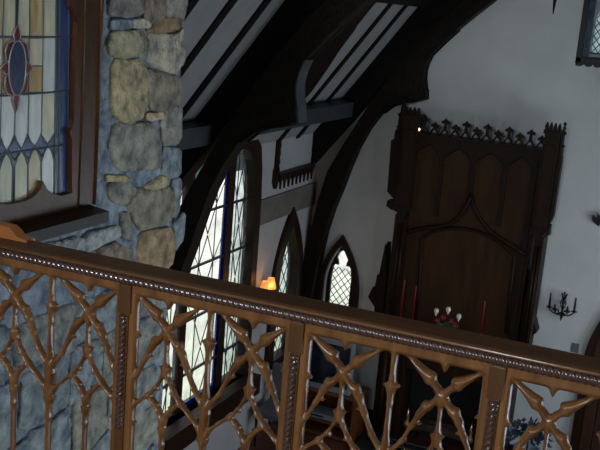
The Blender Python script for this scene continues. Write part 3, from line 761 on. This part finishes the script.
# hearth things
def andiron(x, lab):
    t = thing('andiron', lab, 'andiron', (x, 11.2, FZ + .05), 'brass andirons in the fireplace')
    m = MB(); m.lathe((x, 11.2, FZ + .05), [(.06, 0), (.05, .02), (.02, .05), (.025, .12), (.05, .17), (.02, .22), (.018, .30), (.045, .36), (.05, .40), (.02, .45), (.03, .49), (.012, .54), (.004, .60)], 14); m.build('finial_post', BRASS, t)
    m = MB(); m.tube([(x, 11.24, FZ + .16), (x, 11.8, FZ + .16), (x, 11.82, FZ + .05)], .014, 8); m.build('log_bar', IRON, t)
andiron(onY(475, 400, 11.2)[0], 'turned brass andiron at the right side of the hearth'); andiron(onY(411, 388, 11.2)[0], 'turned brass andiron at the left side of the hearth')
fe = thing('fire_fender', 'low black metal fire fender with bars across the hearth', 'fireplace fender', (-2.65, 11.0, FZ + .05))
m = MB()
for zz in (.10, .18, .26): m.tube([(-3.25, 11.40, FZ + zz), (-3.25, 11.05, FZ + zz), (-2.05, 11.05, FZ + zz), (-2.05, 11.40, FZ + zz)], .011, 8)
m.build('rail', mat('worn_fender_metal', (.10, .10, .09), .35, None, metal=.8), fe)
for k in range(9):
    x = -3.25 + 1.2 * k / 8; MB().tube([(x, 11.05, FZ + .05), (x, 11.05, FZ + .27)], .008, 6).build('upright', IRON, fe)
lg = MB()
for a, b, r_ in (((-3.0, 11.62, FZ + .245), (-2.3, 11.66, FZ + .245), .06), ((-2.95, 11.78, FZ + .25), (-2.35, 11.74, FZ + .25), .065)): lg.tube([a, tuple((np.array(a) + np.array(b)) / 2 + np.array((0, .02, .015))), b], r_, 10)
tag(lg.build('log_stack', mat('bark', (.03, .018, .010), .9, (.06, .04, .025), 15, .6, 30)), 'dark firewood logs lying on the bars inside the fireplace', 'firewood')

# ------------------------------------------------------------------ things on the mantel
def candle(px, ytop, ybot, lab):
    q = onY(px, ybot, 11.42); x = q[0]; zt = onY(px, ytop, 11.42)[2]
    t = thing('candle', lab, 'candle', (x, 11.42, ZS), 'red candles on the mantel shelf')
    MB().lathe((x, 11.42, ZS), [(.055, 0), (.055, .008), (.02, .016), (.014, .05), (.03, .06), (.03, .066), (.016, .072), (.016, .10)], 14).build('holder', BRASS, t)
    MB().lathe((x, 11.42, ZS + .095), [(.0095, 0), (.009, zt - ZS - .11), (.006, zt - ZS - .095)], 10).build('wax', REDWAX, t)
    MB().tube([(x, 11.42, zt - .01), (x + .002, 11.42, zt + .015)], .002, 5).build('wick', BLACK, t)
candle(402.5, 279, 300, 'red taper candle at the left end of the mantel shelf'); candle(414, 285, 306, 'red taper candle beside the white and red flower arrangement, on its left'); candle(482, 300, 324, 'red taper candle at the right of the mantel shelf')
ac = onY(449, 322, 11.40)
fl = thing('flower_arrangement', 'red and white flower arrangement with dark greenery in the middle of the mantel', 'flowers', (ac[0], 11.40, ZS))
m = MB()
for k in range(110):
    a = rng.uniform(0, 2 * math.pi); R = rng.uniform(.04, .30); c = Vector((ac[0] + R * math.cos(a), 11.40 + .35 * R * math.sin(a), ZS + .03 + rng.uniform(0, .20) * (1 - R / .34)))
    d = Vector((math.cos(a), .4 * math.sin(a), rng.uniform(-.1, .5))).normalized(); s_ = d.orthogonal().normalized(); l = rng.uniform(.05, .09)
    m.add([c - d * l, c + s_ * l * .3 + Vector((0, 0, .008)), c + d * l, c - s_ * l * .3 + Vector((0, 0, .008)), c - Vector((0, 0, .008))], [(0, 1, 2, 3), (0, 3, 4), (3, 2, 4), (2, 1, 4), (1, 0, 4)])
m.build('foliage', LEAF, fl)
for px, py in ((436.5, 310), (448.5, 308.5), (459, 315.5)):
    b = onY(px, py, 11.38); m = MB()
    m.lathe((b[0], 11.38, b[2] - .03), [(.004, -.05), (.014, -.02), (.022, .01), (.018, .03), (.006, .045)], 10)
    for k in range(5):
        a = k * 2 * math.pi / 5; m.lathe((b[0] + .016 * math.cos(a), 11.38 + .016 * math.sin(a), b[2] - .025), [(.003, -.02), (.013, .0), (.014, .025), (.004, .045)], 6)
    m.build('white_bloom', IVORY, fl)['label'] = 'white bloom standing above the greenery'
for px, py in ((444, 317), (452, 321), (438, 320), (456, 325)):
    b = onY(px, py, 11.30); m = MB()
    for k in range(6):
        a = k * math.pi / 3 + px; d = Vector((math.cos(a), -.25, math.sin(a))); s_ = Vector((-math.sin(a), 0, math.cos(a))); c = Vector((b[0], 11.30, b[2]))
        m.add([c, c + d * .022 + s_ * .012, c + d * .045, c + d * .022 - s_ * .012, c + d * .022 + Vector((0, .012, 0))], [(0, 1, 2, 3), (0, 3, 4), (3, 2, 4), (2, 1, 4), (1, 0, 4)])
    m.build('red_bloom', POINS, fl)['label'] = 'red bloom among the greenery'
q = onY(416.5, 131, FY + .03)
ZT += .003
al = thing('accent_lamp', 'tiny warm lamp glowing at the left end of the overmantel cresting', 'lamp', (q[0], FY + .03, ZT))
q = q + np.array((.03, 0, 0))
MB().lathe((q[0], FY - .0, ZT), [(.02, 0), (.02, .012), (.012, .02)], 10).build('base', IRON, al)
MB().lathe((q[0], FY - .0, ZT + .02), [(.010, 0), (.022, .015), (.020, .03), (.004, .045)], 10).build('bulb', BULB, al)

# ------------------------------------------------------------------ wall fittings
# iron candle sconce
sc = onY(562, 308, 11.9); cx, cz = sc[0], sc[2]
ws = thing('candle_sconce', 'black wrought iron candle sconce with curling arms on the wall right of the fireplace', 'wall sconce', (cx, YB, cz - .2))
m = MB(); m.tube([(cx, 11.95, cz + .13), (cx, 11.95, cz - .10)], .012, 8); m.lathe((cx, 11.95, cz - .14), [(.003, -.04), (.014, 0), (.022, .03), (.010, .06)], 8)
m.tube([(cx, 11.95, cz + .05), (cx, YB, cz + .05)], .02, 8)
for s_ in (-1, 1): m.tube([(cx + s_ * .012, 11.95, cz + .12), (cx + s_ * .035, 11.95, cz + .05), (cx + s_ * .012, 11.95, cz - .02)], .006, 6)
m.build('stem', IRON, ws)
m = MB()
for a in range(5):
    t = math.pi / 2 + a * 2 * math.pi / 5; m.lathe((cx + .028 * math.cos(t), 11.94, cz + .155 + .028 * math.sin(t) - .0), [(.003, -.018), (.015, 0), (.003, .018)], 8)
m.lathe((cx, 11.94, cz + .155), [(.003, -.014), (.014, 0), (.003, .014)], 8); m.build('rosette', IRON, ws)
for dx, yy, top in ((-.15, 11.86, .17), (-.075, 11.80, .06), (.075, 11.80, .06), (.15, 11.86, .17)):
    x = cx + dx; m = MB(); n = 10
    m.tube([(cx, 11.94, cz - .06)] + [(cx + dx * (i / n), 11.94 + (yy - 11.94) * i / n, cz - .06 - .045 * math.sin(math.pi * i / n) + .04 * (i / n)) for i in range(1, n + 1)], .008, 6)
    m.tube([(cx + dx * .55, (yy + 11.94) / 2, cz - .08), (cx + dx * .4, (yy + 11.94) / 2, cz - .03), (cx + dx * .55, (yy + 11.94) / 2, cz - .005), (cx + dx * .68, (yy + 11.94) / 2, cz - .035)], .006, 6)
    m.lathe((x, yy, cz - .02), [(.008, 0), (.035, .012), (.037, .018), (.012, .022), (.014, .045), (.006, .05)], 10)
    ao = m.build('arm', IRON, ws); ao['_org'] = ws['_org']
    c = MB().lathe((x, yy, cz + .02), [(.014, 0), (.012, max(.03, top - .03)), (.004, max(.04, top - .015))], 8).build('candle', DARKWAX, ws); c.parent = ao
# iron wall ornament cut by the frame edge
q = onY(596, 218, 11.96)
od = lambda px, py: (onY(px, py, 11.96)[0], onY(px, py, 11.96)[2])
m = MB(); m.prism([od(*p) for p in [(597.2, 212), (598.2, 214.5), (601, 217), (606, 212), (605, 217.5), (612, 218.5), (605, 221), (606, 226.5), (601, 221.5), (599, 226.5), (595.5, 224), (592.3, 220.5), (591.8, 217.5), (593.6, 214.5), (595.2, 217), (597.5, 217.8)]], 'y', 11.95, 11.975)
m.tube([(od(600, 219)[0], 11.97, od(600, 219)[1]), (od(600, 219)[0], YB, od(600, 219)[1])], .012, 6)
tag(m.build('wall_ornament', IRON), 'small black leaf-shaped iron ornament high on the wall at the photo\'s right edge', 'wall ornament')
q = onY(575, 348, YB - .01)
t = thing('switch_plate', 'small grey rectangular switch plate low on the wall beside the arched door', 'switch plate', (q[0], YB, q[2] - .06))
MB().bevbox(q[0] - .045, q[0] + .045, YB - .012, YB, q[2] - .06, q[2] + .06, .004).build('plate', PLATE, t)
MB().bevbox(q[0] - .012, q[0] + .012, YB - .02, YB - .01, q[2] - .022, q[2] + .022, .003).build('switch', PLATE, t)
# double lamp on the side wall
q = onX(266, 290, XW + .1)
wl = thing('wall_lamp', 'glowing twin-shade wall lamp on the side wall beside the lancet window', 'wall lamp', (XW, q[1], q[2] - .2))
m = MB(); m.box(XW, XW + .02, q[1] - .04, q[1] + .04, q[2] - .2, q[2] + .0); m.build('backplate', BRASS, wl)
for dy, dz in ((-.07, -.005), (.12, .03)):
    c = onX(267 + (-2.0 if dy < 0 else 4), 286.5 if dy < 0 else 283, XW + .14)
    m = MB(); m.tube([(XW + .015, q[1], q[2] - .12), (XW + .1, (q[1] + c[1]) / 2, q[2] - .16), (XW + .14, c[1], q[2] - .12), (XW + .14, c[1], c[2] - .02)], .008, 6); ao = m.build('arm', BRASS, wl); ao['_org'] = wl['_org']
    s_ = MB(); n = 20; V = []
    for r_, zz in ((.070, -.065), (.040, .065), (.038, .063), (.067, -.065)):
        V += [(XW + .14 + r_ * math.cos(2 * math.pi * k / n), c[1] + r_ * math.sin(2 * math.pi * k / n), c[2] + zz) for k in range(n)]
    s_.add(V, [(r_ * n + k, r_ * n + (k + 1) % n, ((r_ + 1) % 4) * n + (k + 1) % n, ((r_ + 1) % 4) * n + k) for r_ in range(4) for k in range(n)], (1, 1, 1), True)
    s_.build('lamp_shade', SHADE, wl).parent = ao
    bl = MB(); bl.lathe((XW + .14, c[1], c[2] - .04), [(.006, 0), (.02, .03), (.018, .05), (.004, .07)], 10); bl.build('bulb', BULB, wl).parent = ao

# ------------------------------------------------------------------ hanging lantern
LY = 9.8
l0 = onY(575, 62, LY); lx0 = l0[0]; lx1 = lx0 + .50; lz0 = l0[2]; lz1 = lz0 + .95; ly1 = LY + .50
lt = thing('hanging_lantern', 'large black framed hanging lantern with scalloped lower edge at the upper right', 'lantern', ((lx0 + lx1) / 2, LY + .25, lz0 - .05))
m = MB(); t_ = .055
for x in (lx0, lx1 - t_):
    for y in (LY, ly1 - t_): m.bevbox(x, x + t_, y, y + t_, lz0, lz1, .006)
for zz in (lz0, lz1 - .06):
    m.bevbox(lx0, lx1, LY, LY + t_, zz, zz + .05, .006); m.bevbox(lx0, lx1, ly1 - t_, ly1, zz, zz + .05, .006); m.bevbox(lx0, lx0 + t_, LY, ly1, zz, zz + .05, .006); m.bevbox(lx1 - t_, lx1, LY, ly1, zz, zz + .05, .006)
m.build('frame', IRON, lt)
m = MB()
for k in range(6):
    a = lx0 + (lx1 - lx0) * (k + .5) / 6; w = (lx1 - lx0) / 12
    o = [(a - w, lz0 + .01), (a + w, lz0 + .01)] + [(a + w * math.cos(math.pi * j / 8), lz0 - .035 * math.sin(math.pi * j / 8)) for j in range(0, 9)]
    m.prism(o, 'y', LY + .005, LY + .03)
    b = LY + .5 * (k + .5) / 6; w2_ = .5 / 12
    o = [(b - w2_, lz0 + .01), (b + w2_, lz0 + .01)] + [(b + w2_ * math.cos(math.pi * j / 8), lz0 - .035 * math.sin(math.pi * j / 8)) for j in range(0, 9)]
    m.prism(o, 'x', lx0 + .005, lx0 + .03)
m.build('scalloped_skirt', IRON, lt)
m = MB(); m.box(lx0 + t_, lx1 - t_, LY + .03, LY + .034, lz0 + .05, lz1 - .06); m.box(lx0 + .03, lx0 + .034, LY + t_, ly1 - t_, lz0 + .05, lz1 - .06); m.box(lx1 - .034, lx1 - .03, LY + t_, ly1 - t_, lz0 + .05, lz1 - .06); m.build('glass', LANTG, lt)
m = MB(); m.box(lx0 + t_ + .03, lx0 + t_ + .045, LY + .04, LY + .055, lz0 + .05, lz1 - .06); m.box(lx0 + t_ + .03, lx1 - t_ - .03, LY + .04, LY + .055, lz0 + .09, lz0 + .105)
m.build('inner_bead', PURL, lt)
m = MB(); m.prism(arch(lx0 + .21, .095, lz0 + .10, lz0 + .40, lz0 + .58), 'y', LY + .2, LY + .22); m.build('glow_panel', GLOWP, lt)  # added glowing panel standing in for the bright window pattern in the glass
m = MB(); lattice(m, lx0 + .115, lx0 + .305, lz0 + .10, lz0 + .57, in_arch(lx0 + .21, .095, lz0 + .40, lz0 + .58), lambda u, zz: (u, LY + .197, zz), .06, .08, .005); m.build('lattice', LEADB, lt)
xm, ym = (lx0 + lx1) / 2, LY + .25
m = MB(); m.add([(lx0 - .02, LY - .02, lz1), (lx1 + .02, LY - .02, lz1), (lx1 + .02, ly1 + .02, lz1), (lx0 - .02, ly1 + .02, lz1), (xm, ym, lz1 + .3)], [(3, 2, 1, 0), (0, 1, 4), (1, 2, 4), (2, 3, 4), (3, 0, 4)]); m.build('roof', IRON, lt)
MB().tube([(xm, ym, lz1 + .28), (xm, ym, ceil(2 * RX - xm if xm > RX else xm) - .02)], .014, 8).build('chain', IRON, lt)

# ------------------------------------------------------------------ hall furniture seen through the tracery
TY = 11.15
tv0 = onY(307, 340, TY); tv1 = onY(354, 346, TY); tz1 = tv1[2] + .02; tz0 = onY(330, 392, TY)[2]
cab_top = tz0
tv = thing('television', 'boxy silver tube television with dark screen on the cherry wood cabinet', 'television', ((tv0[0] + tv1[0]) / 2, TY + .2, tz0))
m = MB(); m.bevbox(tv0[0], tv1[0], TY, TY + .10, tz0, tz1, .015)
x0, x1 = tv0[0] + .05, tv1[0] - .05
V = [(x0, TY + .1, tz0 + .04), (x1, TY + .1, tz0 + .04), (x1, TY + .1, tz1 - .03), (x0, TY + .1, tz1 - .03), (x0 + .1, TY + .42, tz0 + .08), (x1 - .1, TY + .42, tz0 + .08), (x1 - .1, TY + .42, tz1 - .14), (x0 + .1, TY + .42, tz1 - .14)]
m.add(V, [(3, 2, 1, 0), (4, 5, 6, 7), (0, 1, 5, 4), (1, 2, 6, 5), (2, 3, 7, 6), (3, 0, 4, 7)]); m.build('casing', TVGREY, tv)
m = MB(); nx, nz = 10, 8; V = []
for j in range(nz + 1):
    for i in range(nx + 1):
        a, b = i / nx * 2 - 1, j / nz * 2 - 1
        V.append((tv0[0] + .035 + (tv1[0] - tv0[0] - .07) * i / nx, TY - .004 - .012 * (1 - a * a) * (1 - b * b), tz0 + .085 + (tz1 - tz0 - .145) * j / nz))
m.add(V, [(j * (nx + 1) + i, j * (nx + 1) + i + 1, (j + 1) * (nx + 1) + i + 1, (j + 1) * (nx + 1) + i) for j in range(nz) for i in range(nx)], (1, 1, 1), True); m.build('screen', TVSCREEN, tv)
MB().box(tv0[0] + .3, tv0[0] + .34, TY - .006, TY + .01, tz0 + .03, tz0 + .05).build('control_button', IRON, tv)
cb_ = thing('media_cabinet', 'low cherry wood cabinet with open shelf under the television', 'cabinet', (tv['_org'][0], TY + .2, FZ))
cx0, cx1 = tv0[0] - .12, tv1[0] + .12
MB().bevbox(cx0, cx1, TY - .06, TY + .46, cab_top - .035, cab_top, .008).build('top', CABW, cb_)
for x in (cx0 + .01, cx1 - .045): MB().box(x, x + .035, TY - .04, TY + .45, FZ, cab_top - .035).build('side_panel', CABW, cb_)
MB().box(cx0 + .045, cx1 - .045, TY - .03, TY + .44, FZ + .20, FZ + .23).build('shelf', CABW, cb_)
MB().box(cx0 + .045, cx1 - .045, TY + .42, TY + .44, FZ, cab_top - .035).build('back_panel', CABW, cb_)
MB().box(cx0 + .045, cx1 - .045, TY - .03, TY + .44, FZ + .02, FZ + .06).build('bottom_panel', CABW, cb_)
pl = thing('disc_player', 'slim grey disc player on the open shelf below the television', 'disc player', (tv['_org'][0] - .05, TY + .1, FZ + .23))
MB().bevbox(tv['_org'][0] - .27, tv['_org'][0] + .17, TY, TY + .28, FZ + .232, FZ + .30, .006).build('case', TVGREY, pl)
MB().box(tv['_org'][0] - .2, tv['_org'][0] + .0, TY - .004, TY + .01, FZ + .26, FZ + .28).build('front_slot', BLACK, pl)
# armchair in the corner
ax = -4.50
ah = thing('side_chair', 'small grey upholstered side chair in the corner left of the television', 'chair', (ax, 10.6, FZ))
MB().bevbox(ax - .22, ax + .22, 10.38, 10.84, FZ + .40, FZ + .50, .03).build('seat', UPH, ah)
MB().bevbox(ax - .21, ax + .21, 10.80, 10.88, FZ + .52, FZ + .98, .03).build('backrest', UPH, ah)
for x in (ax - .19, ax + .19):
    MB().lathe((x, 10.42, FZ), [(.014, 0), (.02, .40)], 10).build('leg', FRAMEW, ah); MB().tube([(x, 10.84, FZ), (x, 10.82, FZ + .45), (x, 10.84, FZ + .95)], .018, 8).build('leg', FRAMEW, ah)
# leafy plant right of the fireplace
pp = onY(533, 405, 11.1)
pt = thing('potted_plant', 'bluish leafy plant in a grey pot on a small stand right of the hearth', 'potted plant', (pp[0], 11.1, FZ))
MB().lathe((pp[0], 11.1, FZ), [(.16, 0), (.16, .03), (.05, .06), (.04, .26), (.14, .30), (.14, .32)], 16).build('stand', FRAMEW, pt)
MB().lathe((pp[0], 11.1, FZ + .32), [(.09, 0), (.13, .06), (.15, .2), (.16, .21), (.16, .24), (.14, .24), (.13, .2)], 18).build('pot', POT, pt)
m = MB(); cz_ = pp[2] + .0
for k in range(170):
    d = Vector(rng.normal(size=3)).normalized(); d.z = abs(d.z) * .9 - .25; R = rng.uniform(.08, .26); c = Vector((pp[0], 11.1, FZ + .74)) + Vector((d.x * R, d.y * R * .8, d.z * R * 1.1))
    l = rng.uniform(.05, .09); s_ = d.cross(Vector((rng.normal(), rng.normal(), rng.normal()))).normalized(); up = d.cross(s_)
    m.add([c - d * l * .3, c + s_ * l * .42 + up * .008, c + d * l, c - s_ * l * .42 + up * .008, c + up * -.012 + d * l * .3], [(0, 1, 4), (1, 2, 4), (2, 3, 4), (3, 0, 4), (0, 3, 2, 1)])
m.tube([(pp[0], 11.1, FZ + .5), (pp[0] + .01, 11.1, FZ + .8)], .012, 6)
m.build('foliage', BLUELEAF, pt)

# ------------------------------------------------------------------ lift everything so that the hall floor is z = 0
for o in list(SC.objects):
    if '_org' in o: del o['_org']
    if o.parent is None: o.location.z += H

# ------------------------------------------------------------------ light
def light(name, kind, loc, target, energy, col, size=1, size_y=None):
    d = bpy.data.lights.new(name, kind); d.energy = energy; d.color = col
    if kind == 'AREA':
        d.size = size
        if size_y: d.shape = 'RECTANGLE'; d.size_y = size_y
    elif kind == 'POINT': d.shadow_soft_size = size
    o = bpy.data.objects.new(name, d); COL.objects.link(o); o.location = Vector(loc) + Vector((0, 0, H))
    v = Vector(target) - Vector(loc); o.rotation_euler = v.to_track_quat('-Z', 'Y').to_euler(); return o
for k, y in enumerate((5.0, 7.6, 10.2)):
    light('unseen_right_daylight', 'AREA', (XR + .35, y, -2.7), (XW, y - .3, -2.7), 85, (.70, .85, 1.0), 1.2, 2.2)  # area lights added behind the unseen right openings to fill the hall
light('unseen_rear_daylight', 'AREA', (-1.2, -3.3, 1.2), (-2.2, 8, -2.4), 260, (.84, .92, 1.0), 1.6, 1.4)  # area light added behind the unseen rear opening for rail and back wall
light('unseen_balcony_light', 'POINT', (.9, .7, .7), (0, 0, 0), 200, (1.0, .74, .48), .10)  # unseen warm point light added to brighten the rail's right side
q = onX(267, 284, XW + .14)
light('wall_lamp_light', 'POINT', (XW + .22, q[1], q[2]), (0, 0, 0), 1.6, (1.0, .5, .2), .05)
w = bpy.data.worlds.new('World'); SC.world = w; w.use_nodes = True; nt = w.node_tree; bg = nt.nodes['Background']
tc = nt.nodes.new('ShaderNodeTexCoord'); sp = nt.nodes.new('ShaderNodeSeparateXYZ'); rp = nt.nodes.new('ShaderNodeValToRGB')
nt.links.new(tc.outputs['Generated'], sp.inputs[0]); mr = nt.nodes.new('ShaderNodeMapRange'); mr.inputs[1].default_value = -.6; mr.inputs[2].default_value = .2
nt.links.new(sp.outputs['Z'], mr.inputs[0]); nt.links.new(mr.outputs[0], rp.inputs[0])
rp.color_ramp.elements[0].position = .10; rp.color_ramp.elements[0].color = (.55, .66, .42, 1)
rp.color_ramp.elements[1].position = .55; rp.color_ramp.elements[1].color = (1.0, 1.0, 1.0, 1)
nt.links.new(rp.outputs[0], bg.inputs['Color']); bg.inputs['Strength'].default_value = 1.35

# ------------------------------------------------------------------ camera
cd = bpy.data.cameras.new('camera'); cam = bpy.data.objects.new('camera', cd); COL.objects.link(cam); SC.camera = cam
cd.sensor_width = 36; cd.lens = F / 600 * 36; cd.clip_start = .05
R = Matrix(((M[0][0], M[0][1], -M[0][2]), (M[1][0], M[1][1], -M[1][2]), (M[2][0], M[2][1], -M[2][2])))
cam.matrix_world = Matrix.Translation((0, 0, H)) @ R.to_4x4()
SC.view_settings.view_transform = 'Standard'; SC.view_settings.look = 'None'; SC.view_settings.gamma = 1; SC.view_settings.exposure = 0
SC.cycles.use_denoising = True
SC.cycles.max_bounces = 8
